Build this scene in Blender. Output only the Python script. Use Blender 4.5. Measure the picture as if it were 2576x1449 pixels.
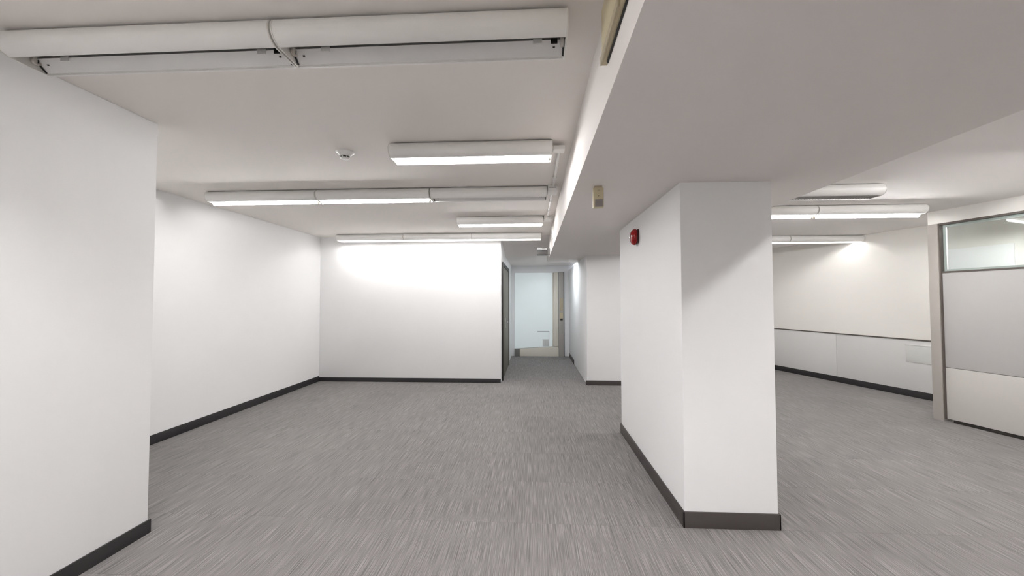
import bpy, bmesh, math, random
from mathutils import Matrix, Vector
random.seed(7)
for o in list(bpy.data.objects):
    bpy.data.objects.remove(o, do_unlink=True)
scene = bpy.context.scene
C = scene.collection

# ------------------------------------------------------------------ camera
W_PX, F_PX = 2576.0, 1000.0
PITCH, ROLL, YAW = math.radians(1.722), math.radians(-0.0966), math.radians(3.072)
CAM_H = 1.489
def cam_dir(x, y, z):
    x, z = x*math.cos(ROLL) - z*math.sin(ROLL), x*math.sin(ROLL) + z*math.cos(ROLL)
    y, z = y*math.cos(PITCH) - z*math.sin(PITCH), y*math.sin(PITCH) + z*math.cos(PITCH)
    x, y = x*math.cos(YAW) - y*math.sin(YAW), x*math.sin(YAW) + y*math.cos(YAW)
    return Vector((x, y, z))
cam_data = bpy.data.cameras.new('camera')
cam_data.sensor_fit = 'HORIZONTAL'
cam_data.sensor_width = 36.0
cam_data.lens = 36.0*F_PX/W_PX
cam_data.clip_start = 0.05
cam = bpy.data.objects.new('camera', cam_data)
C.objects.link(cam)
r, u, b = cam_dir(1, 0, 0), cam_dir(0, 0, 1), -cam_dir(0, 1, 0)
cam.matrix_world = Matrix(((r.x, u.x, b.x, 0), (r.y, u.y, b.y, 0), (r.z, u.z, b.z, CAM_H), (0, 0, 0, 1)))
scene.camera = cam

# ------------------------------------------------------------------ world, exposure
world = bpy.data.worlds.new('world')
scene.world = world
world.use_nodes = True
world.node_tree.nodes['Background'].inputs[0].default_value = (0.8, 0.85, 0.95, 1)
world.node_tree.nodes['Background'].inputs[1].default_value = 0.3
scene.view_settings.view_transform = 'Standard'
scene.view_settings.look = 'None'
scene.view_settings.gamma = 1.0
scene.view_settings.use_curve_mapping = False
scene.view_settings.exposure = 2.18
TUBE, TUBE_BOOST = 24.0, 45.0     # emission strength of the main tubes and of the boosted unseen ones
TUBE_COL = (1.0, 0.99, 0.985)
PANE_GLOW = 0.05  # emission standing in for daylight behind the frosted end door

# ------------------------------------------------------------------ materials
def srgb(r, g, b):
    f = lambda c: (c/255/12.92) if c/255 <= 0.04045 else ((c/255 + 0.055)/1.055)**2.4
    return (f(r), f(g), f(b), 1.0)

def mat(name, col, rough=0.6, metal=0.0, var=0.0, vscale=8.0, bump=0.0, bscale=200.0, spec=0.5, emit=None, estr=0.0):
    m = bpy.data.materials.new(name)
    m.use_nodes = True
    nt = m.node_tree
    N, L = nt.nodes, nt.links
    p = N['Principled BSDF']
    p.inputs['Base Color'].default_value = col
    p.inputs['Roughness'].default_value = rough
    p.inputs['Metallic'].default_value = metal
    p.inputs['Specular IOR Level'].default_value = spec
    tc = N.new('ShaderNodeTexCoord')
    if var > 0:
        no = N.new('ShaderNodeTexNoise')
        no.inputs['Scale'].default_value = vscale
        no.inputs['Detail'].default_value = 4
        L.new(tc.outputs['Object'], no.inputs['Vector'])
        mx = N.new('ShaderNodeMix')
        mx.data_type = 'RGBA'
        mx.inputs[6].default_value = tuple(c*(1-var) for c in col[:3]) + (1,)
        mx.inputs[7].default_value = tuple(min(1, c*(1+var)) for c in col[:3]) + (1,)
        L.new(no.outputs['Fac'], mx.inputs[0])
        L.new(mx.outputs[2], p.inputs['Base Color'])
    if bump > 0:
        nb = N.new('ShaderNodeTexNoise')
        nb.inputs['Scale'].default_value = bscale
        nb.inputs['Detail'].default_value = 3
        L.new(tc.outputs['Object'], nb.inputs['Vector'])
        bp = N.new('ShaderNodeBump')
        bp.inputs['Strength'].default_value = bump
        bp.inputs['Distance'].default_value = 0.002
        L.new(nb.outputs['Fac'], bp.inputs['Height'])
        L.new(bp.outputs['Normal'], p.inputs['Normal'])
    if emit:
        p.inputs['Emission Color'].default_value = tuple(emit) + (1,)
        p.inputs['Emission Strength'].default_value = estr
    return m

M = {}
M['wall'] = mat('white_wall_paint', (0.87, 0.87, 0.87, 1), 0.75, var=0.012, vscale=1.5, bump=0.06, bscale=260, spec=0.25)
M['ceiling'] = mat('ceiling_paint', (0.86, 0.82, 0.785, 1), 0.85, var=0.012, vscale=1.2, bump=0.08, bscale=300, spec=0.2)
M['ceiling_right'] = mat('lightened_ceiling_paint', (0.91, 0.88, 0.86, 1), 0.85, var=0.012, vscale=1.2, bump=0.08, bscale=300, spec=0.2)  # whiter than the other ceiling to stand in for stronger light
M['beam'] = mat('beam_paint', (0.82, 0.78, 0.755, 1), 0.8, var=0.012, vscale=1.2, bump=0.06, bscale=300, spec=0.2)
M['warm_wall'] = mat('cream_wall_paint', (0.87, 0.85, 0.81, 1), 0.75, var=0.012, vscale=1.5, bump=0.06, bscale=260, spec=0.25)
M['wainscot'] = mat('grey_wainscot', (0.72, 0.72, 0.71, 1), 0.6, var=0.012, vscale=2, spec=0.3)
M['rail'] = mat('dark_rail', srgb(92, 84, 78), 0.5)
M['base'] = mat('black_vinyl_base', srgb(44, 42, 43), 0.5, var=0.10, vscale=6, bump=0.05)
M['base_brown'] = mat('brown_vinyl_base', srgb(66, 60, 58), 0.5, var=0.10, vscale=6, bump=0.05)
M['slab'] = mat('floor_joint', srgb(92, 90, 90), 0.9, var=0.1, vscale=20)
M['housing'] = mat('white_enamel', (0.84, 0.825, 0.80, 1), 0.42, var=0.015, vscale=3)
M['cap'] = mat('cap_enamel', (0.72, 0.70, 0.66, 1), 0.45, var=0.015, vscale=3)
M['reflector'] = mat('reflector_enamel', (0.74, 0.73, 0.72, 1), 0.35, var=0.04, vscale=9)
M['dark'] = mat('dark_shade_and_screws', srgb(34, 30, 26), 0.7, var=0.1, vscale=30)  # painted shade inside the fixtures, also the screw heads
M['black'] = mat('black_plastic', srgb(24, 22, 22), 0.4, var=0.1, vscale=30)
M['tube'] = mat('lit_tube', (0.9, 0.9, 0.9, 1), 0.4, emit=TUBE_COL, estr=TUBE)
M['tube_boost'] = mat('lit_tube_boosted', (0.9, 0.9, 0.9, 1), 0.4, emit=TUBE_COL, estr=TUBE_BOOST)
M['tube_dim'] = mat('lit_tube_dim', (0.9, 0.9, 0.9, 1), 0.4, emit=TUBE_COL, estr=8.0)
M['tube_mid'] = mat('lit_tube_strong', (0.9, 0.9, 0.9, 1), 0.4, emit=TUBE_COL, estr=31.0)
M['tube_low'] = mat('lit_tube_low', (0.9, 0.9, 0.9, 1), 0.4, emit=TUBE_COL, estr=15.0)  # set weaker so the end wall does not burn out
M['led'] = mat('added_led_panel', (0.9, 0.9, 0.9, 1), 0.4, emit=(0.9, 0.95, 1.0), estr=8.0)
M['holder'] = mat('lampholder_plastic', (0.62, 0.58, 0.53, 1), 0.5, var=0.03, vscale=40)
M['cream'] = mat('cream_plastic', srgb(196, 184, 152), 0.5, var=0.04, vscale=14)
M['cream_dark'] = mat('aged_cream_plastic', srgb(176, 164, 138), 0.45, var=0.04, vscale=14)
M['lens'] = mat('sensor_lens', srgb(140, 132, 130), 0.35, var=0.02, vscale=40)
M['red'] = mat('red_enamel', srgb(150, 8, 10), 0.16, var=0.05, vscale=14)
M['red_dark'] = mat('dark_backbox', srgb(70, 26, 24), 0.4, var=0.08, vscale=20)
M['white_plastic'] = mat('white_plastic', (0.78, 0.77, 0.75, 1), 0.4, var=0.01, vscale=20)
M['grey_plastic'] = mat('grey_plastic', srgb(120, 118, 116), 0.4, var=0.03, vscale=20)
M['dark_grey'] = mat('dark_grey_enamel', srgb(84, 82, 80), 0.4, var=0.03, vscale=20)
M['louvre'] = mat('louvre_enamel', srgb(164, 161, 158), 0.4, var=0.03, vscale=20)
M['chrome'] = mat('chrome', (0.75, 0.75, 0.76, 1), 0.15, metal=1.0, var=0.02, vscale=20)
M['door_dark'] = mat('olive_door_paint', srgb(98, 94, 82), 0.5, var=0.05, vscale=3)
M['frame_dark'] = mat('dark_door_frame', srgb(38, 34, 30), 0.5, var=0.06, vscale=6)
M['grey_panel'] = mat('grey_door_paint', (0.48, 0.47, 0.46, 1), 0.5, var=0.015, vscale=2)
M['low_panel'] = mat('warm_grey_door_paint', (0.58, 0.56, 0.53, 1), 0.5, var=0.02, vscale=2)
M['jamb'] = mat('taupe_jamb_paint', srgb(170, 165, 159), 0.5, var=0.02, vscale=3)
M['cream_paint'] = mat('cream_paint', srgb(224, 219, 206), 0.55, var=0.02, vscale=5)
M['frosted'] = mat('glowing_frosted_glass', (0.74, 0.79, 0.78, 1), 0.35, var=0.02, vscale=1.5, emit=(0.86, 0.97, 1.0), estr=PANE_GLOW)
M['back_room'] = mat('back_room_paint', (0.62, 0.64, 0.63, 1), 0.8, var=0.01, vscale=2)
M['board'] = mat('reflection_panel_white', (0.88, 0.885, 0.89, 1), 0.3, var=0.01, vscale=2)
M['plate'] = mat('plate_paint', (0.70, 0.71, 0.69, 1), 0.5, var=0.015, vscale=6)

def glass_mat():
    m = bpy.data.materials.new('transom_glass')
    m.use_nodes = True
    nt = m.node_tree
    N, L = nt.nodes, nt.links
    N.clear()
    out = N.new('ShaderNodeOutputMaterial')
    tr = N.new('ShaderNodeBsdfTransparent')
    tr.inputs[0].default_value = (0.88, 0.905, 0.90, 1)
    gl = N.new('ShaderNodeBsdfGlossy')
    gl.inputs['Color'].default_value = (0.95, 1, 0.98, 1)
    gl.inputs['Roughness'].default_value = 0.04
    fr = N.new('ShaderNodeFresnel')
    fr.inputs[0].default_value = 1.22
    mx = N.new('ShaderNodeMixShader')
    L.new(fr.outputs[0], mx.inputs[0])
    L.new(tr.outputs[0], mx.inputs[1])
    L.new(gl.outputs[0], mx.inputs[2])
    L.new(mx.outputs[0], out.inputs[0])
    return m
M['glass'] = glass_mat()

def carpet_mat():
    m = bpy.data.materials.new('streaked_grey_carpet')
    m.use_nodes = True
    nt = m.node_tree
    N, L = nt.nodes, nt.links
    p = N['Principled BSDF']
    p.inputs['Roughness'].default_value = 0.95
    p.inputs['Specular IOR Level'].default_value = 0.1
    p.inputs['Sheen Weight'].default_value = 0.15
    geo = N.new('ShaderNodeNewGeometry')
    info = N.new('ShaderNodeObjectInfo')
    off = N.new('ShaderNodeVectorMath')
    off.operation = 'MULTIPLY_ADD'
    cmb = N.new('ShaderNodeCombineXYZ')
    L.new(info.outputs['Random'], cmb.inputs[0])
    L.new(info.outputs['Random'], cmb.inputs[1])
    off.inputs[1].default_value = (37.0, 91.0, 0)
    L.new(cmb.outputs[0], off.inputs[0])
    L.new(geo.outputs['Position'], off.inputs[2])
    def noise(sc, scale, detail):
        mp = N.new('ShaderNodeVectorMath')
        mp.operation = 'MULTIPLY'
        mp.inputs[1].default_value = sc
        L.new(off.outputs[0], mp.inputs[0])
        n = N.new('ShaderNodeTexNoise')
        n.inputs['Scale'].default_value = scale
        n.inputs['Detail'].default_value = detail
        L.new(mp.outputs[0], n.inputs['Vector'])
        return n
    a = noise((1, 0.013, 1), 290, 2)      # yarn rows
    b2 = noise((1, 0.03, 1), 60, 3)       # wider bands
    g = noise((1, 1, 1), 420, 1)          # loop grain
    def mul(src, k, add):
        q = N.new('ShaderNodeMath')
        q.operation = 'MULTIPLY_ADD'
        q.inputs[1].default_value = k
        q.inputs[2].default_value = add
        L.new(src, q.inputs[0])
        return q.outputs[0]
    def addn(x, y):
        q = N.new('ShaderNodeMath')
        q.operation = 'ADD'
        L.new(x, q.inputs[0])
        L.new(y, q.inputs[1])
        return q.outputs[0]
    s = addn(addn(mul(a.outputs['Fac'], 1.6, -0.8), mul(b2.outputs['Fac'], 0.35, -0.175)), mul(g.outputs['Fac'], 0.9, -0.45))
    s = addn(s, mul(info.outputs['Random'], 0.06, 0.47))
    rp = N.new('ShaderNodeValToRGB')
    rp.color_ramp.elements[0].position = 0.0
    rp.color_ramp.elements[0].color = srgb(76, 73, 73)
    rp.color_ramp.elements[1].position = 1.0
    rp.color_ramp.elements[1].color = srgb(162, 158, 156)
    e = rp.color_ramp.elements.new(0.5)
    e.color = srgb(120, 116, 115)
    L.new(s, rp.inputs[0])
    L.new(rp.outputs[0], p.inputs['Base Color'])
    bp = N.new('ShaderNodeBump')
    bp.inputs['Strength'].default_value = 0.35
    bp.inputs['Distance'].default_value = 0.003
    L.new(s, bp.inputs['Height'])
    L.new(bp.outputs[0], p.inputs['Normal'])
    return m
M['carpet'] = carpet_mat()

# ------------------------------------------------------------------ mesh helpers
class MB:
    def __init__(self):
        self.v, self.f = [], []
    def box(self, x0, x1, y0, y1, z0, z1):
        n = len(self.v)
        self.v += [(x, y, z) for z in (z0, z1) for y in (y0, y1) for x in (x0, x1)]
        self.f += [tuple(n + i for i in q) for q in ((0, 2, 3, 1), (4, 5, 7, 6), (0, 1, 5, 4), (2, 6, 7, 3), (0, 4, 6, 2), (1, 3, 7, 5))]
        return self
    def prism(self, pts, axis, a0, a1, cap=True):
        """extrude a closed 2-D outline along axis ('x': pts are (y,z); 'z': (x,y); 'y': (x,z))"""
        n, k = len(self.v), len(pts)
        for a in (a0, a1):
            for p, q in pts:
                self.v.append({'x': (a, p, q), 'y': (p, a, q), 'z': (p, q, a)}[axis])
        for i in range(k):
            j = (i+1) % k
            self.f.append((n+i, n+j, n+k+j, n+k+i))
        if cap:
            self.f.append(tuple(n+i for i in range(k-1, -1, -1)))
            self.f.append(tuple(n+k+i for i in range(k)))
        return self
    def lathe(self, prof, axis='z', c=(0, 0, 0), seg=28):
        """prof: (radius, height) pairs, closed by tiny end radii"""
        n, k = len(self.v), len(prof)
        for s in range(seg):
            t = 2*math.pi*s/seg
            for r_, h in prof:
                x, y = r_*math.cos(t), r_*math.sin(t)
                q = {'z': (x, y, h), 'x': (h, x, y), 'y': (x, h, y)}[axis]
                self.v.append((q[0]+c[0], q[1]+c[1], q[2]+c[2]))
        for s in range(seg):
            s2 = (s+1) % seg
            for i in range(k-1):
                self.f.append((n+s*k+i, n+s2*k+i, n+s2*k+i+1, n+s*k+i+1))
        self.f.append(tuple(n+s*k for s in range(seg)))
        self.f.append(tuple(n+s*k+k-1 for s in range(seg-1, -1, -1)))
        return self
    def tube(self, path, rad, seg=10):
        n = len(self.v)
        P = [Vector(p) for p in path]
        for i, p in enumerate(P):
            d = (P[min(i+1, len(P)-1)] - P[max(i-1, 0)]).normalized()
            up = Vector((0, 0, 1)) if abs(d.z) < 0.9 else Vector((1, 0, 0))
            s1 = d.cross(up).normalized()
            s2 = d.cross(s1).normalized()
            for k in range(seg):
                t = 2*math.pi*k/seg
                self.v.append(tuple(p + s1*rad*math.cos(t) + s2*rad*math.sin(t)))
        for i in range(len(P)-1):
            for k in range(seg):
                k2 = (k+1) % seg
                self.f.append((n+i*seg+k, n+i*seg+k2, n+(i+1)*seg+k2, n+(i+1)*seg+k))
        self.f.append(tuple(n+k for k in range(seg)))
        self.f.append(tuple(n+(len(P)-1)*seg+k for k in range(seg-1, -1, -1)))
        return self
    def mesh(self, name, m, bevel=0.0, smooth=True):
        me = bpy.data.meshes.new(name)
        bm = bmesh.new()
        vs = [bm.verts.new(p) for p in self.v]
        for f in self.f:
            try:
                bm.faces.new([vs[i] for i in f])
            except ValueError:
                pass
        bmesh.ops.recalc_face_normals(bm, faces=bm.faces)
        if bevel > 0:
            ed = [e for e in bm.edges if len(e.link_faces) == 2 and e.calc_face_angle() > 0.6]
            bmesh.ops.bevel(bm, geom=ed, offset=bevel, segments=2, affect='EDGES', profile=0.6)
        bm.to_mesh(me)
        bm.free()
        if smooth:
            for p in me.polygons:
                p.use_smooth = True
            me.set_sharp_from_angle(angle=math.radians(32))
        me.materials.append(m)
        return me
    def build(self, name, m, parent=None, bevel=0.0, smooth=True):
        o = bpy.data.objects.new(name, self.mesh(name, m, bevel, smooth))
        C.objects.link(o)
        if parent:
            o.parent = parent
        return o

def tag(o, label, cat, group=None, kind=None):
    o['label'] = label
    o['category'] = cat
    if group:
        o['group'] = group
    if kind:
        o['kind'] = kind
    return o
def struct(name, mb, m, label, cat, bevel=0.0):
    return tag(mb.build(name, m, None, bevel), label, cat, kind='structure')
def thing(name, label, cat, loc, rz=0.0, group=None, kind=None):
    o = bpy.data.objects.new(name, None)
    o.empty_display_size = 0.1
    C.objects.link(o)
    o.location = loc
    o.rotation_euler = (0, 0, rz)
    return tag(o, label, cat, group, kind)

# ------------------------------------------------------------------ the plan (metres; camera stands at x=0, y=0)
HC, HS, HR, HK = 2.655, 2.277, 2.585, 2.40      # ceiling, beam underside, right-hand ceiling, corridor ceiling
X_A, Y_A = -2.475, 2.465                          # near left wall and its outer corner
X_B, Y_B = -3.948, 7.165                          # left wall, far wall
X_C, Y_E = -0.588, 10.6                           # corridor left wall, corridor end
PX0, PX1, PY0, PY1 = 0.985, 1.578, 2.705, 4.571   # near pier
QX0, QX1, QY0 = 0.938, 1.578, 7.05                # far pier
BX0, BX1, BY1 = 0.2945, 2.042, 8.4                # beam
Y_BACK = -3.2
RD0, RD1 = Vector((4.991, 5.284)), Vector((5.158, 4.519))     # door plane on the right
RDIR = (RD1 - RD0).normalized()
AL0, AL1 = Vector((5.137, 8.774)), Vector((5.843, 6.207))     # right alcove wall
ADIR = (AL1 - AL0).normalized()
Y_RB = 9.3

def plan_wall(name, a, b, z0, z1, thick, m, label, cat='wall', bevel=0.0, kind=True, parent=None):
    """upright slab between plan points a and b; thickness goes to the left of a->b"""
    a, b = Vector(a), Vector(b)
    d = (b-a).normalized()
    n = Vector((-d.y, d.x))*thick
    pts = [tuple(a), tuple(b), tuple(b+n), tuple(a+n)]
    mb = MB().prism(pts, 'z', z0, z1)
    if kind:
        return struct(name, mb, m, label, cat, bevel)
    return mb.build(name, m, parent, bevel)

# floor and carpet tiles
floor = struct('floor', MB().box(-4.3, 7.2, -3.6, 11.0, -0.12, -0.007), M['slab'], 'grey carpet tile floor running through the whole office', 'floor')
TS, GAP = 0.61, 0.0016
tile_me = MB().box(-TS/2+GAP/2, TS/2-GAP/2, -TS/2+GAP/2, TS/2-GAP/2, -0.006, 0).mesh('carpet_tile', M['carpet'], smooth=False)
OX, OY = -0.11, 2.70
rest = MB()
def seen(x, y):
    d = Vector((x, y, -CAM_H))
    cy = d.dot(-b)
    if cy < 0.3:
        return False
    return abs(d.dot(r)/cy) < 1.30 and d.dot(u)/cy > -0.74
def hidden(x, y):
    if x < X_A - 0.4 and y < Y_A + (x - X_A)*-1.0*0.0 - 0.4: return True       # behind the near left wall
    if x < X_A - 0.35 and y/x > -1.02 and y < 2.8: return True
    if x < X_C - 0.4 and y > Y_B + 0.4: return True
    if PX0 + 0.31 < x < PX1 - 0.31 and PY0 + 0.31 < y < PY1 - 0.31: return True
    if x > PX1 + 0.3 and y > PY0 + 0.5 and x/y < PX1/PY0*0.82: return True        # shadowed by the near pier
    if x > QX0 + 0.4 and y > QY0 + 0.3 and x/y < 0.5: return True
    if x > 1.0 and y > 4.6 and PX0/PY1*1.15 < x/y < PX1/PY0*0.8: return True
    if y > 9.4 and x > 1.2: return True
    if x > RD0.x + 0.45 and y < 5.0: return True
    if y > AL0.y + 0.4 and x > 1.2: return True
    if x > 6.2: return True
    if x < -0.9 and y > 7.5: return True
    return False
for i in range(-8, 13):
    for j in range(-12, 16):
        x, y = OX + (i+0.5)*TS, OY + (j+0.5)*TS
        if x < -4.2 or x > 6.9 or y < -3.5 or y > 10.9:
            continue
        vis = any(seen(x+sx*TS/2, y+sy*TS/2) for sx in (-1, 1) for sy in (-1, 1)) and not hidden(x, y)
        if vis:
            o = bpy.data.objects.new('carpet_tile', tile_me)
            C.objects.link(o)
            o.location = (x, y, 0)
            o.parent = floor
        else:
            rest.box(x-TS/2+GAP/2, x+TS/2-GAP/2, y-TS/2+GAP/2, y+TS/2-GAP/2, -0.006, 0)
ro = rest.build('carpet_tile_field', M['carpet'], floor, smooth=False)
ro['kind'] = 'stuff'

# ceilings and beam
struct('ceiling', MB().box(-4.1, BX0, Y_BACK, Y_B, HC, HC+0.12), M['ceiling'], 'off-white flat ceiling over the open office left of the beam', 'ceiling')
struct('ceiling_right', MB().box(BX1, 7.1, Y_BACK, Y_RB+0.1, HR, HR+0.19), M['ceiling_right'], 'ceiling of the right hand room beyond the beam, lightened to look more strongly lit', 'ceiling')
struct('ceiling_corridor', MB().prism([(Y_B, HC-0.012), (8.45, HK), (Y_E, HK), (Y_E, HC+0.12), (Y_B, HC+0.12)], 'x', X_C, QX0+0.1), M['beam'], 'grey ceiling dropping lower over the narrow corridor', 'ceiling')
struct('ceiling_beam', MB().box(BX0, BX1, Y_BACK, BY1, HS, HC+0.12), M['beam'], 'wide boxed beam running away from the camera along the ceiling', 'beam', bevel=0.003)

# walls
struct('wall_near_left', MB().box(X_A-1.62, X_A, Y_BACK, Y_A, 0, HC), M['wall'], 'white wall block nearest the camera at the left edge', 'wall', bevel=0.004)
struct('wall_left', MB().box(X_B-0.15, X_B, Y_A, Y_B+0.15, 0, HC), M['wall'], 'long white side wall receding behind the near left block', 'wall')
struct('wall_far', MB().box(X_B, X_C, Y_B, Y_B+0.12, 0, HC), M['wall'], 'brightly lit white end wall below the last row of lights', 'wall', bevel=0.003)
struct('wall_corridor_left', MB().box(X_C-0.12, X_C, Y_B+0.12, Y_E, 0, HC), M['wall'], 'grey-white left wall of the narrow corridor', 'wall')
struct('wall_corridor_end', MB().box(X_C-0.12, QX0+0.2, Y_E, Y_E+0.15, 0, HK), M['wall'], 'wall closing the far end of the corridor', 'wall')
near_pier = struct('wall_pier_near', MB().box(PX0, PX1, PY0, PY1, 0, HS), M['wall'], 'large white rectangular pier in the foreground under the beam', 'pier', bevel=0.004)
struct('wall_pier_far', MB().box(QX0, QX1, QY0, Y_E, 0, HS), M['wall'], 'second white pier beside the corridor, behind the foreground pier', 'pier', bevel=0.004)
struct('wall_back', MB().box(-4.1, 7.1, Y_BACK-0.15, Y_BACK, 0, HC), M['wall'], 'white wall behind the camera', 'wall')
struct('wall_right_back', MB().box(QX1, 5.1, Y_RB, Y_RB+0.12, 0, HR), M['warm_wall'], 'cream back wall of the right hand room', 'wall')
al_a = AL0 - ADIR*0.6
al_b = AL1 + ADIR*2.6
wall_alc = plan_wall('wall_alcove', al_b, al_a, 0, HR, -0.12, M['warm_wall'], 'cream upper wall of the right hand alcove above a dark rail')

# ------------------------------------------------------------------ right hand partition with door and transom
rd_far = RD0
def rpt(s, off=0.0):
    """plan point s metres from the far jamb towards the camera along the partition, off metres behind its face"""
    n = Vector((-RDIR.y, RDIR.x))
    return rd_far + RDIR*s + n*off
DH = 2.425
DW = 1.10
def rslab(mb, s0, s1, o0, o1, z0, z1):
    pts = [tuple(rpt(s0, o0)), tuple(rpt(s1, o0)), tuple(rpt(s1, o1)), tuple(rpt(s0, o1))]
    return mb.prism(pts, 'z', z0, z1)
wp = MB()
rslab(wp, 0.0, 8.6, 0.0, 0.12, DH, HR)
rslab(wp, DW, 8.6, 0.0, 0.12, 0, DH)
struct('wall_right', wp, M['warm_wall'], 'pale wall band above and beside the grey door on the right', 'wall')
dr = thing('door_3', 'grey panelled door with a glass transom on the right', 'door', (0, 0, 0), kind='structure')
fj = MB()
rslab(fj, 0.0, 0.105, -0.012, 0.12, 0, DH)
fr_far = fj.build('door_jamb', M['jamb'], dr, 0.003)
fj = MB()
rslab(fj, DW-0.08, DW, -0.012, 0.12, 0, DH)
fj.build('door_jamb', M['jamb'], dr, 0.003)
for s in (0.108,):
    g = MB(); rslab(g, s, s+0.012, 0.0, 0.10, 0.03, DH-0.02); g.build('jamb_seal', M['rail'], dr)
g = MB(); rslab(g, 0.105, DW-0.08, 0.0, 0.10, DH-0.022, DH); g.build('head_seal', M['rail'], dr)
g = MB(); rslab(g, 0.12, DW-0.08, 0.012, 0.10, 1.812, 1.83); g.build('transom_bar', M['rail'], dr)
g = MB(); rslab(g, 0.12, DW-0.08, 0.02, 0.07, 0.66, 1.812); g.build('door_panel', M['grey_panel'], dr, 0.003)
g = MB(); rslab(g, 0.12, DW-0.08, 0.02, 0.07, 0.035, 0.655); g.build('door_panel', M['low_panel'], dr, 0.003)
g = MB(); rslab(g, 0.19, DW-0.08, 0.01, 0.07, 0.004, 0.03); g.build('threshold_seal', M['frame_dark'], dr)
wn = thing('window_1', 'glass transom pane over the grey door on the right', 'window', (0, 0, 0), kind='structure')
g = MB(); rslab(g, 0.121, DW-0.081, 0.05, 0.056, 1.831, DH-0.023); g.build('pane', M['glass'], wn, smooth=False)
for s0, s1, z0, z1 in ((0.121, 0.145, 1.831, DH-0.023), (0.145, DW-0.081, 1.831, 1.855), (0.145, DW-0.081, DH-0.05, DH-0.023)):
    g = MB(); rslab(g, s0, s1, 0.057, 0.075, z0, z1); g.build('glazing_bead', M['plate'], wn)
# the end of the nook behind the partition
struct('wall_nook_end', MB().box(5.48, 6.75, 3.55, 3.67, 0, HR), M['warm_wall'], 'cream end wall of the nook behind the glass transom', 'wall')

# ------------------------------------------------------------------ alcove wainscot, rail, plates
def aslab(mb, s0, s1, o0, o1, z0, z1):
    n = Vector((ADIR.y, -ADIR.x))           # towards the room
    P = lambda s, o: tuple(AL0 + ADIR*s + n*o)
    return mb.prism([P(s0, o0), P(s1, o0), P(s1, o1), P(s0, o1)], 'z', z0, z1)
wl = thing('trim_1', 'pale grey wainscot panelling below the rail in the right alcove', 'wainscot', (0, 0, 0), kind='structure')
for s0, s1 in ((-0.55, 1.292), (1.296, 5.2)):
    g = MB(); aslab(g, s0, s1, 0.001, 0.012, 0.101, 0.862); g.build('panel', M['wainscot'], wl, 0.0015)
g = MB(); aslab(g, -0.55, 5.2, 0.001, 0.022, 0.864, 0.882)
struct('trim_2', g, M['rail'], 'thin dark chair rail along the right alcove wall', 'rail', 0.002)
g = MB(); aslab(g, -0.55, 5.2, 0.001, 0.016, 0.0, 0.10)
struct('baseboard_alcove', g, M['base'], 'black baseboard along the right alcove wall', 'baseboard', 0.002)
g = MB(); aslab(g, 2.91, 3.56, 0.001, 0.022, 1.90, 2.195)  # white panel added as the bright reflection in the transom
tag(g.build('reflection_panel', M['board'], None, 0.003), 'white panel standing in for a bright reflection in the transom glass', 'reflection_panel')
pl = thing('wall_plate', 'blank rectangular plate on the grey wainscot beside the door', 'plate', (0, 0, 0))
g = MB(); aslab(g, 2.365, 2.72, 0.0125, 0.020, 0.528, 0.785); g.build('cover', M['plate'], pl, 0.002)
g = MB(); aslab(g, 2.358, 2.727, 0.0125, 0.023, 0.786, 0.796); g.build('top_lip', M['wainscot'], pl, 0.001)

# ------------------------------------------------------------------ baseboards
BH, BT = 0.098, 0.012
def base(name, mb, m, label):
    struct(name, mb, m, label, 'baseboard', 0.003)
base('baseboard_near_left', MB().box(X_A+0.0005, X_A+BT, Y_BACK, Y_A+BT, 0, 0.085), M['base'], 'black baseboard on the wall block nearest the camera')
base('baseboard_left', MB().box(X_B+0.0005, X_B+BT, Y_A, Y_B-BT, 0, BH), M['base'], 'black baseboard along the long left side wall')
base('baseboard_far', MB().box(X_B+0.0005, X_C, Y_B-BT, Y_B-0.0005, 0, 0.075), M['base'], 'black baseboard along the lit end wall')
pb = MB()
pb.box(PX0-BT, PX1+BT, PY0-BT, PY0-0.0005, 0, 0.104)
pb.box(PX0-BT, PX0-0.0005, PY0-BT, PY1+BT, 0, 0.104)
pb.box(PX1+0.0005, PX1+BT, PY0-BT, PY1+BT, 0, 0.104)
pb.box(PX0-BT, PX1+BT, PY1+0.0005, PY1+BT, 0, 0.104)
base('baseboard_pier_near', pb, M['base_brown'], 'dark brown baseboard around the foreground pier')
base('baseboard_pier_far', MB().box(QX0-0.03, QX1, QY0-BT, QY0-0.0005, 0, 0.082), M['base_brown'], 'dark grey baseboard on the front of the second pier')
base('baseboard_corridor', MB().box(QX0-BT, QX0-0.0005, 9.3, Y_E-0.06, 0, 0.10), M['base_brown'], 'short dark baseboard at the far right of the corridor')
base('baseboard_right_back', MB().box(QX1, 5.0, Y_RB-BT, Y_RB-0.0005, 0, BH), M['base'], 'black baseboard at the back of the right hand room')

# ------------------------------------------------------------------ corridor doors
d1 = thing('door_1', 'dark olive door in the left wall of the corridor', 'door', (X_C, 0, 0), kind='structure')
MB().box(0.002, 0.03, 9.13, 9.22, 0, 2.20).build('door_frame', M['frame_dark'], d1, 0.002)
MB().box(0.002, 0.03, 7.36, 7.42, 0, 2.20).build('door_frame', M['frame_dark'], d1, 0.002)
MB().box(0.002, 0.03, 7.42, 9.13, 2.13, 2.20).build('door_frame', M['frame_dark'], d1, 0.002)
MB().box(0.002, 0.018, 7.425, 9.125, 0.01, 2.125).build('door_leaf', M['door_dark'], d1, 0.002)
h = MB().box(0.019, 0.024, 8.02, 8.08, 0.92, 1.12)
h.lathe([(0.009, 0.024), (0.009, 0.06)], 'x', (0, 8.05, 1.04), 12)
h.box(0.055, 0.07, 8.04, 8.16, 1.03, 1.052)
h.build('door_handle', M['chrome'], d1, 0.001)

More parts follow.
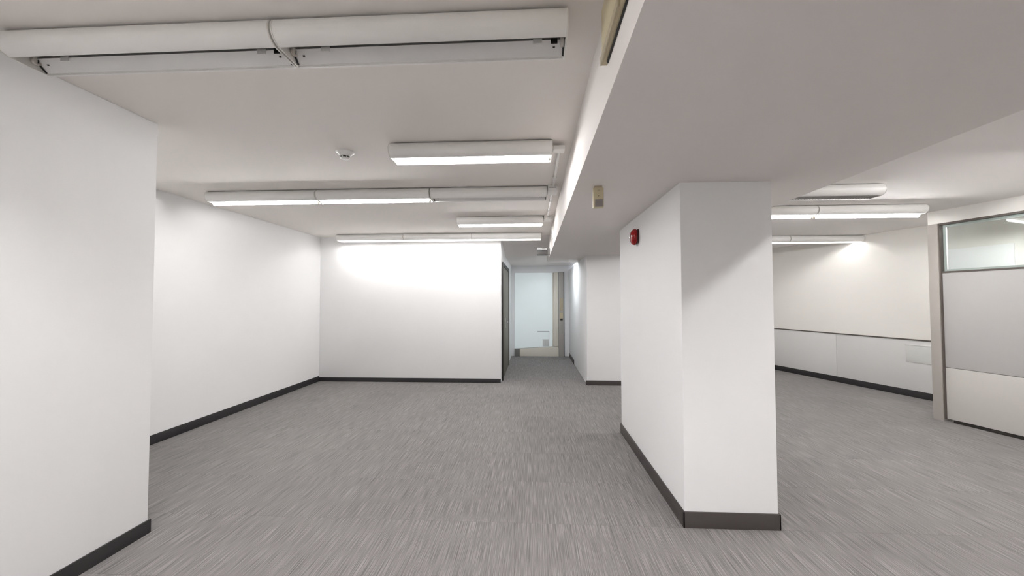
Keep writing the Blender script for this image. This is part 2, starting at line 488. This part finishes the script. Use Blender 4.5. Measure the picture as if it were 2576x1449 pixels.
d2 = thing('door_2', 'white frosted door at the end of the corridor', 'door', (0, Y_E, 0), kind='structure')
MB().prism([(-0.50, 0.20), (0.50, 0.27), (0.50, 2.205), (-0.49, 2.205)], 'y', -0.03, -0.004).build('door_leaf', M['frosted'], d2, 0.002)
MB().prism([(-0.36, 0.0), (0.66, 0.0), (0.66, 0.262), (-0.36, 0.196)], 'y', -0.034, -0.003).build('bottom_rail', M['cream_paint'], d2, 0.002)
MB().box(-0.50, -0.365, -0.05, -0.003, 0, 0.19).build('floor_box', M['grey_plastic'], d2, 0.003)
MB().box(0.503, 0.535, -0.032, -0.003, 0.27, 2.205).build('door_stile', M['cream_paint'], d2, 0.002)
MB().box(0.538, 0.655, -0.05, -0.003, 0.265, 2.225).build('door_jamb', M['cream_paint'], d2, 0.003)
e2 = MB().box(0.665, 0.80, -0.06, -0.003, 0.0, 2.225).build('door_edge', M['jamb'], d2, 0.003)
MB().box(0.69, 0.775, -0.066, -0.0605, 1.20, 1.54).build('lock_plate', M['cream_dark'], e2, 0.002)
MB().box(0.69, 0.775, -0.068, -0.0605, 1.00, 1.15).build('lock_plate', M['cream'], e2, 0.002)
MB().box(0.705, 0.765, -0.09, -0.0605, 0.955, 0.99).build('latch', M['frame_dark'], e2, 0.003)
MB().box(0.795, 0.81, -0.062, -0.003, 0.0, 2.225).build('edge_seal', M['frame_dark'], d2)
MB().box(0.10, 0.415, -0.036, -0.0305, 0.655, 0.664).build('plate_edge', M['grey_plastic'], d2)
MB().box(0.40, 0.409, -0.036, -0.0305, 0.27, 0.655).build('plate_edge', M['grey_plastic'], d2)
MB().box(0.24, 0.398, -0.034, -0.0305, 0.27, 0.45).build('access_plate', M['plate'], d2, 0.001)

# ------------------------------------------------------------------ fluorescent strip fixtures
L_SEG = 1.21
def half():
    return [(-0.070, 0.110), (-0.095, 0.1), (-0.112, 0.084), (-0.121, 0.064), (-0.122, 0.046), (-0.112, 0.024), (-0.088, 0.006)]
HALF = half()
OUT = [(y, -z) for y, z in HALF] + [(-y, -z) for y, z in reversed(HALF)]
INN = [(0.066, -0.110), (0.058, -0.020), (-0.058, -0.020), (-0.066, -0.110)]
CAPO = [(y*1.012, -min(z*1.012, 0.114)) for y, z in HALF] + [(-y*1.012, -min(z*1.012, 0.114)) for y, z in reversed(HALF)]
LX = L_SEG/2 - 0.004
FIX = {}
def fix_mesh():
    FIX['housing'] = MB().prism(OUT + INN, 'x', -LX+0.006, LX-0.006).mesh('housing', M['housing'])
    FIX['end_cap'] = MB().prism(CAPO, 'x', -0.003, 0.003).mesh('end_cap', M['cap'], 0.0008)
    FIX['reflector'] = MB().prism([(0.065, -0.104), (0.063, -0.107), (0.0145, -0.0665), (0.0165, -0.064)], 'x', -LX+0.012, LX-0.012).mesh('reflector', M['reflector'])
    FIX['slot_shade_box'] = MB().box(-LX+0.05, LX-0.05, -0.0575, 0.010, -0.058, -0.0205).mesh('slot_shade_box', M['dark'])  # dark box painted in as the shade inside the open slot
    FIX['shadow_gap_plate'] = MB().box(-LX+0.03, LX-0.03, -0.055, 0.055, -0.0058, -0.0003).mesh('shadow_gap_plate', M['dark'])  # dark plate that deepens the shadow gap against the ceiling
    FIX['lip'] = MB().box(-LX+0.007, LX-0.007, 0.0665, 0.076, -0.116, -0.1105).mesh('lip', M['housing'], 0.001)
    FIX['lampholder'] = MB().lathe([(0.004, -0.008), (0.017, -0.008), (0.019, -0.004), (0.019, 0.006), (0.007, 0.008), (0.002, 0.008)], 'x', (0, 0, 0), 20).mesh('lampholder', M['holder'])
    FIX['socket_slot'] = MB().box(-0.001, 0.001, -0.0025, 0.0025, -0.012, 0.004).mesh('socket_slot', M['black'])
    FIX['clip'] = MB().box(-0.019, 0.019, -0.003, 0.002, -0.012, 0.010).mesh('clip', M['white_plastic'], 0.0008)
    FIX['clip_dark'] = MB().box(-0.014, 0.014, -0.003, 0.002, -0.012, 0.010).mesh('clip_dark', M['black'], 0.0008)
    FIX['screw'] = MB().lathe([(0.001, -0.003), (0.005, -0.003), (0.005, 0.002), (0.001, 0.002)], 'y', (0, 0, 0), 10).mesh('screw', M['dark'])
    FIX['end_gap'] = MB().box(-0.0025, 0.0025, -0.025, 0.04, -0.003, 0.003).mesh('end_gap', M['black'])
    FIX['lamp_tube'] = MB().lathe([(0.003, -LX+0.014), (0.0127, -LX+0.016), (0.0127, LX-0.016), (0.003, LX-0.014)], 'x', (0, 0, 0), 14).mesh('lamp_tube', M['tube'])
    FIX['lamp_tube_boost'] = MB().lathe([(0.003, -LX+0.014), (0.0127, -LX+0.016), (0.0127, LX-0.016), (0.003, LX-0.014)], 'x', (0, 0, 0), 14).mesh('lamp_tube', M['tube_boost'])
    FIX['lamp_tube_mid'] = MB().lathe([(0.003, -LX+0.014), (0.0127, -LX+0.016), (0.0127, LX-0.016), (0.003, LX-0.014)], 'x', (0, 0, 0), 14).mesh('lamp_tube', M['tube_mid'])
    FIX['lamp_tube_low'] = MB().lathe([(0.003, -LX+0.014), (0.0127, -LX+0.016), (0.0127, LX-0.016), (0.003, LX-0.014)], 'x', (0, 0, 0), 14).mesh('lamp_tube', M['tube_low'])
    FIX['lamp_tube_dim'] = MB().lathe([(0.003, -LX+0.014), (0.0127, -LX+0.016), (0.0127, LX-0.016), (0.003, LX-0.014)], 'x', (0, 0, 0), 14).mesh('lamp_tube', M['tube_dim'])
fix_mesh()
def put(name, key, parent, loc=(0, 0, 0), rot=(0, 0, 0)):
    o = bpy.data.objects.new(name, FIX[key])
    C.objects.link(o)
    o.parent = parent
    o.location = loc
    o.rotation_euler = rot
    return o
def fixture(x0, y, z, label, lit, group, rz=0.0, loc=None, tube='lamp_tube', drop=0.116):
    t = thing('strip_light', label, 'light fixture', loc or (x0 + L_SEG/2, y, z), rz, group)
    put('housing', 'housing', t)
    put('reflector', 'reflector', t)
    put('slot_shade_box', 'slot_shade_box', t)
    put('lip', 'lip', t)
    put('shadow_gap_plate', 'shadow_gap_plate', t)
    for s in (-1, 1):
        put('end_cap', 'end_cap', t, (s*(LX-0.003), 0, 0))
        hz = -drop if lit else -0.075
        lh = put('lampholder', 'lampholder', t, (s*(LX-0.016), -0.006 if lit else 0.018, hz))
        put('socket_slot', 'socket_slot', lh, (-s*0.008, 0, 0))
    if lit:
        put('lamp_tube', tube, t, (0, -0.006, -drop))
    else:
        put('clip', 'clip', t, (-LX+0.16, 0.012, -0.072))
        put('clip', 'clip', t, (LX-0.12, 0.012, -0.072))
        put('clip_dark', 'clip_dark', t, (LX-0.05, 0.012, -0.072))
        put('screw', 'screw', t, (-LX+0.05, 0.036, -0.084), (-0.7, 0, 0))
        put('screw', 'screw', t, (LX-0.05, 0.036, -0.084), (-0.7, 0, 0))
        for s in (-1, 1):
            put('end_gap', 'end_gap', t, (s*(LX-0.011), 0.03, -0.082), (-0.7, 0, 0))
    return t
XS = [-3.485, -2.275, -1.065]
G1, G2 = 'strip lights on the open office ceiling', 'strip lights on the right hand room ceiling'
fixture(XS[1], 1.642, HC, 'unlit strip light nearest the camera, left half reaching the wall', False, G1)
fixture(XS[2], 1.642, HC, 'unlit strip light nearest the camera, right half with open reflector', False, G1)
fixture(XS[2], 2.945, HC, 'single lit strip light right of the round ceiling detector', True, G1, drop=0.108)
ROW3 = 4.12
fixture(XS[0], ROW3, HC, 'lit strip light at left end of the middle ceiling row', True, G1, drop=0.121)
fixture(XS[1], ROW3, HC, 'lit strip light in the centre of the middle ceiling row', True, G1, drop=0.121)
fixture(XS[2], ROW3, HC, 'unlit strip light ending the middle ceiling row near the beam', False, G1)
fixture(XS[2], 5.56, HC, 'short lit strip light alone between the two long rows', True, G1, drop=0.121)
ROW5 = 6.93
fixture(XS[0], ROW5, HC, 'lit strip light at left end of the row before the end wall', True, G1, tube='lamp_tube_low', drop=0.085)
fixture(XS[1], ROW5, HC, 'lit strip light in the middle of the row before the end wall', True, G1, tube='lamp_tube_low', drop=0.085)
fixture(XS[2], ROW5, HC, 'lit strip light nearest the beam in the row before the end wall', True, G1, tube='lamp_tube_low', drop=0.085)
r1 = fixture(2.10, 3.99, HR, 'unlit strip light with grey louvre on the right room ceiling', False, G2)
fixture(2.085, 4.86, HR, 'lit strip light mostly hidden by the pier in the right room middle row', True, G2, tube='lamp_tube_mid', drop=0.127)
fixture(3.295, 4.86, HR, 'lit strip light with rounded end above the alcove, right room middle row', True, G2, tube='lamp_tube_mid', drop=0.127)
fixture(3.19, 7.13, HR, 'lit strip light just showing beside the pier in the right room far row', True, G2, drop=0.085)
fixture(4.40, 7.13, HR, 'farthest lit strip light close to the cream alcove wall', True, G2, tube='lamp_tube_dim', drop=0.085)
lv = MB()
for k in range(44):
    x = -LX + 0.02 + k*(2*LX-0.04)/43
    lv.prism([(x, -0.066), (x+0.006, -0.066), (x+0.014, 0.066), (x+0.008, 0.066)], 'z', -0.109, -0.092)
lo = lv.build('louvre', M['louvre'], r1, smooth=False)
# unseen strip lights: the rows across the room are added to brighten it
G3 = 'strip lights behind the camera'
for x0, y, z, lab in ((-2.27, 0.33, HC, 'added lit strip light behind the camera, left half of the first row'), (-1.06, 0.33, HC, 'added lit strip light behind the camera, right half of the first row'),
                      (-2.27, -1.0, HC, 'added lit strip light behind the camera, left half of the second row'), (-1.06, -1.0, HC, 'added lit strip light behind the camera, right half of the second row'),
                      (3.20, -1.2, HR, 'added lit strip light of the right room behind the camera, across the beam')):
    fixture(x0, y, z, lab, True, G3, tube='lamp_tube_boost', drop=0.075)
for y, lab in ((0.95, 'lit strip light beside the camera, running along the right side of the beam'), (-0.27, 'lit strip light behind the camera, running along the right side of the beam')):
    fixture(0, 0, 0, lab, True, G3, math.pi/2, (2.262, y, HR), tube='lamp_tube_boost', drop=0.124)
fixture(3.42, 2.6, HR, 'added lit strip light of the right room just outside the right edge of the picture', True, G3, tube='lamp_tube_boost', drop=0.126)  # added out of view to lift the right room's ceiling
sp = rpt(0.75, 0.27)
fixture(0, 0, 0, 'added lit strip light in the nook behind the glass transom', True, None, math.atan2(RDIR.y, RDIR.x), (sp.x, sp.y, HR), tube='lamp_tube_mid', drop=0.09)  # added out of sight to light the nook

t = thing('added_panel_lamp', 'added flat square panel lamp on the corridor ceiling behind the beam end', 'light fixture', (0.50, 8.8, HK))  # unseen lamp added to brighten the corridor
fm = MB()
for x0, x1, y0, y1 in ((-0.165, 0.165, -0.30, -0.28), (-0.165, 0.165, 0.28, 0.30), (-0.165, -0.145, -0.28, 0.28), (0.145, 0.165, -0.28, 0.28)):
    fm.box(x0, x1, y0, y1, -0.03, -0.0005)
fm.build('frame', M['white_plastic'], t, 0.002)
MB().box(-0.1445, 0.1445, -0.2795, 0.2795, -0.027, -0.004).build('diffuser', M['led'], t, smooth=False)

# ------------------------------------------------------------------ ceiling detector
t = thing('heat_detector', 'small round white detector on the ceiling left of the lit strip light', 'detector', (-1.475, 3.02, HC))
MB().lathe([(0.002, 0), (0.068, 0), (0.068, -0.006), (0.058, -0.014), (0.040, -0.030), (0.034, -0.036), (0.002, -0.036)], seg=32).build('base', M['white_plastic'], t)
MB().lathe([(0.002, -0.036), (0.026, -0.036), (0.026, -0.046), (0.002, -0.046)], seg=24).build('sensing_slot', M['black'], t)
MB().lathe([(0.002, -0.046), (0.032, -0.046), (0.034, -0.050), (0.028, -0.058), (0.002, -0.060)], seg=28).build('cap', M['white_plastic'], t)
MB().lathe([(0.034, -0.0355), (0.036, -0.0355), (0.036, -0.038), (0.034, -0.038)], seg=28).build('ring', M['grey_plastic'], t)
for k in range(6):
    a_ = k*math.pi/3 + 0.3
    MB().box(-0.003, 0.003, -0.004, 0.004, -0.047, -0.036).build('strut', M['white_plastic'], t).location = (0.030*math.cos(a_), 0.030*math.sin(a_), 0)

# ------------------------------------------------------------------ motion sensor under the beam
t = thing('motion_sensor', 'beige motion sensor hanging under the beam beside the pier', 'sensor', (0.452, 2.77, HS), -0.12)
MB().box(-0.026, 0.026, -0.02, 0.024, -0.014, 0).build('bracket', M['cream_dark'], t, 0.003)
MB().prism([(-0.022, -0.012), (0.024, -0.012), (0.024, -0.150), (-0.026, -0.150), (-0.032, -0.118), (-0.030, -0.04)], 'x', -0.036, 0.036).build('body', M['cream'], t, 0.006)
MB().prism([(-0.0325, -0.098), (-0.0345, -0.118), (-0.0285, -0.148), (-0.026, -0.148), (-0.029, -0.098)], 'x', -0.022, 0.030).build('lens', M['lens'], t, 0.001)
MB().lathe([(0.001, -0.0345), (0.0028, -0.034), (0.0028, -0.030), (0.001, -0.030)], 'y', (0.002, 0, -0.074), 10).build('indicator', M['rail'], t)
MB().prism([(-0.0302, -0.030), (-0.0325, -0.040), (-0.028, -0.040), (-0.026, -0.030)], 'x', -0.006, 0.012).build('catch', M['cream_dark'], t)

# ------------------------------------------------------------------ fire alarm bell on the pier
t = thing('fire_alarm_bell', 'round red fire alarm bell on the side of the foreground pier', 'alarm bell', (PX0, 3.80, 2.082))
MB().box(-0.018, -0.0005, -0.062, 0.062, -0.066, 0.066).build('back_box', M['red_dark'], t, 0.008)
MB().lathe([(0.002, -0.020), (0.074, -0.020), (0.077, -0.024), (0.077, -0.030), (0.072, -0.044), (0.058, -0.058), (0.036, -0.066), (0.014, -0.069), (0.002, -0.069)], 'x', (0, 0, 0), 40).build('gong', M['red'], t)
sc = MB().lathe([(0.001, -0.0695), (0.014, -0.0695), (0.013, -0.074), (0.006, -0.078), (0.001, -0.078)], 'x', (0, 0, 0), 16).build('centre_nut', M['chrome'], t)

# ------------------------------------------------------------------ cover on the beam near the camera
t = thing('cover_box', 'cream cover panel on the beam side at the top edge of the picture', 'cover', (BX0, 1.03, 2.52))
MB().box(-0.022, -0.0005, -0.54, 0.53, -0.108, 0.112).build('cover', M['cream'], t, 0.004)
MB().box(-0.030, -0.0225, 0.20, 0.52, -0.114, -0.082).build('catch_strip', M['cream_dark'], t, 0.002)
MB().box(-0.007, -0.0005, -0.54, 0.50, -0.114, -0.1085).build('cover_shadow_strip', M['black'], t)  # black strip drawn as the shadow under the cover
MB().lathe([(0.001, -0.006), (0.005, -0.005), (0.005, -0.0005), (0.001, -0.0005)], 'x', (0, 0.56, 0.02), 10).build('screw', M['dark'], t)

# ------------------------------------------------------------------ conduit beside the beam
t = thing('conduit', 'thin white conduit along the ceiling between strip lights and the beam', 'conduit', (0, 0, HC))
xc = 0.205
MB().tube([(0.148, 2.945, -0.05), (xc-0.02, 2.95, -0.05), (xc, 2.97, -0.045), (xc, 3.02, -0.016), (xc, 4.0, -0.014)], 0.011).build('pipe', M['housing'], t)
MB().tube([(xc, 4.22, -0.014), (xc, 4.9, -0.014), (xc-0.006, 5.4, -0.014)], 0.011).build('pipe', M['housing'], t)
for y in (4.11, 5.55):
    j = MB().box(0.15, 0.25, y-0.10, y+0.10, -0.055, -0.0005).build('junction_box', M['housing'], t, 0.004)
    MB().box(0.165, 0.235, y-0.105, y-0.1005, -0.03, -0.026).build('cover_joint', M['rail'], j)
MB().box(0.152, 0.235, 2.90, 2.99, -0.060, -0.030).build('elbow', M['housing'], t, 0.006)
for y in (3.4, 3.75, 4.6, 5.1):
    MB().box(xc-0.020, xc+0.020, y-0.008, y+0.008, -0.027, -0.0005).build('strap', M['housing'], t, 0.001)

# small plate on the beam face, emergency lamp at its far end
t = thing('beam_plate', 'narrow white plate low on the beam face near its far end', 'plate', (BX0, 6.02, 2.5))
MB().box(-0.012, -0.0005, -0.12, 0.12, -0.09, 0.09).build('plate', M['white_plastic'], t, 0.003)
MB().box(-0.014, -0.0121, -0.09, 0.09, -0.003, 0.003).build('slot', M['rail'], t)
t = thing('emergency_lamp', 'small grey metal emergency lamp on the beam end over the corridor', 'emergency lamp', (BX0, 7.0, 2.34))
MB().box(-0.230, -0.045, -0.045, 0.045, -0.065, 0.070).build('case', M['dark_grey'], t, 0.008)
MB().box(-0.222, -0.055, -0.050, -0.0455, 0.022, 0.056).build('reflector_strip', M['chrome'], t, 0.002)
MB().box(-0.226, -0.050, -0.049, -0.0455, -0.002, 0.012).build('trim_strip', M['black'], t, 0.001)
MB().box(-0.045, -0.0005, -0.03, 0.03, -0.06, 0.05).build('bracket', M['grey_plastic'], t, 0.003)
MB().box(-0.034, -0.0005, -0.032, 0.0, -0.060, -0.058).build('bracket_edge', M['black'], t)
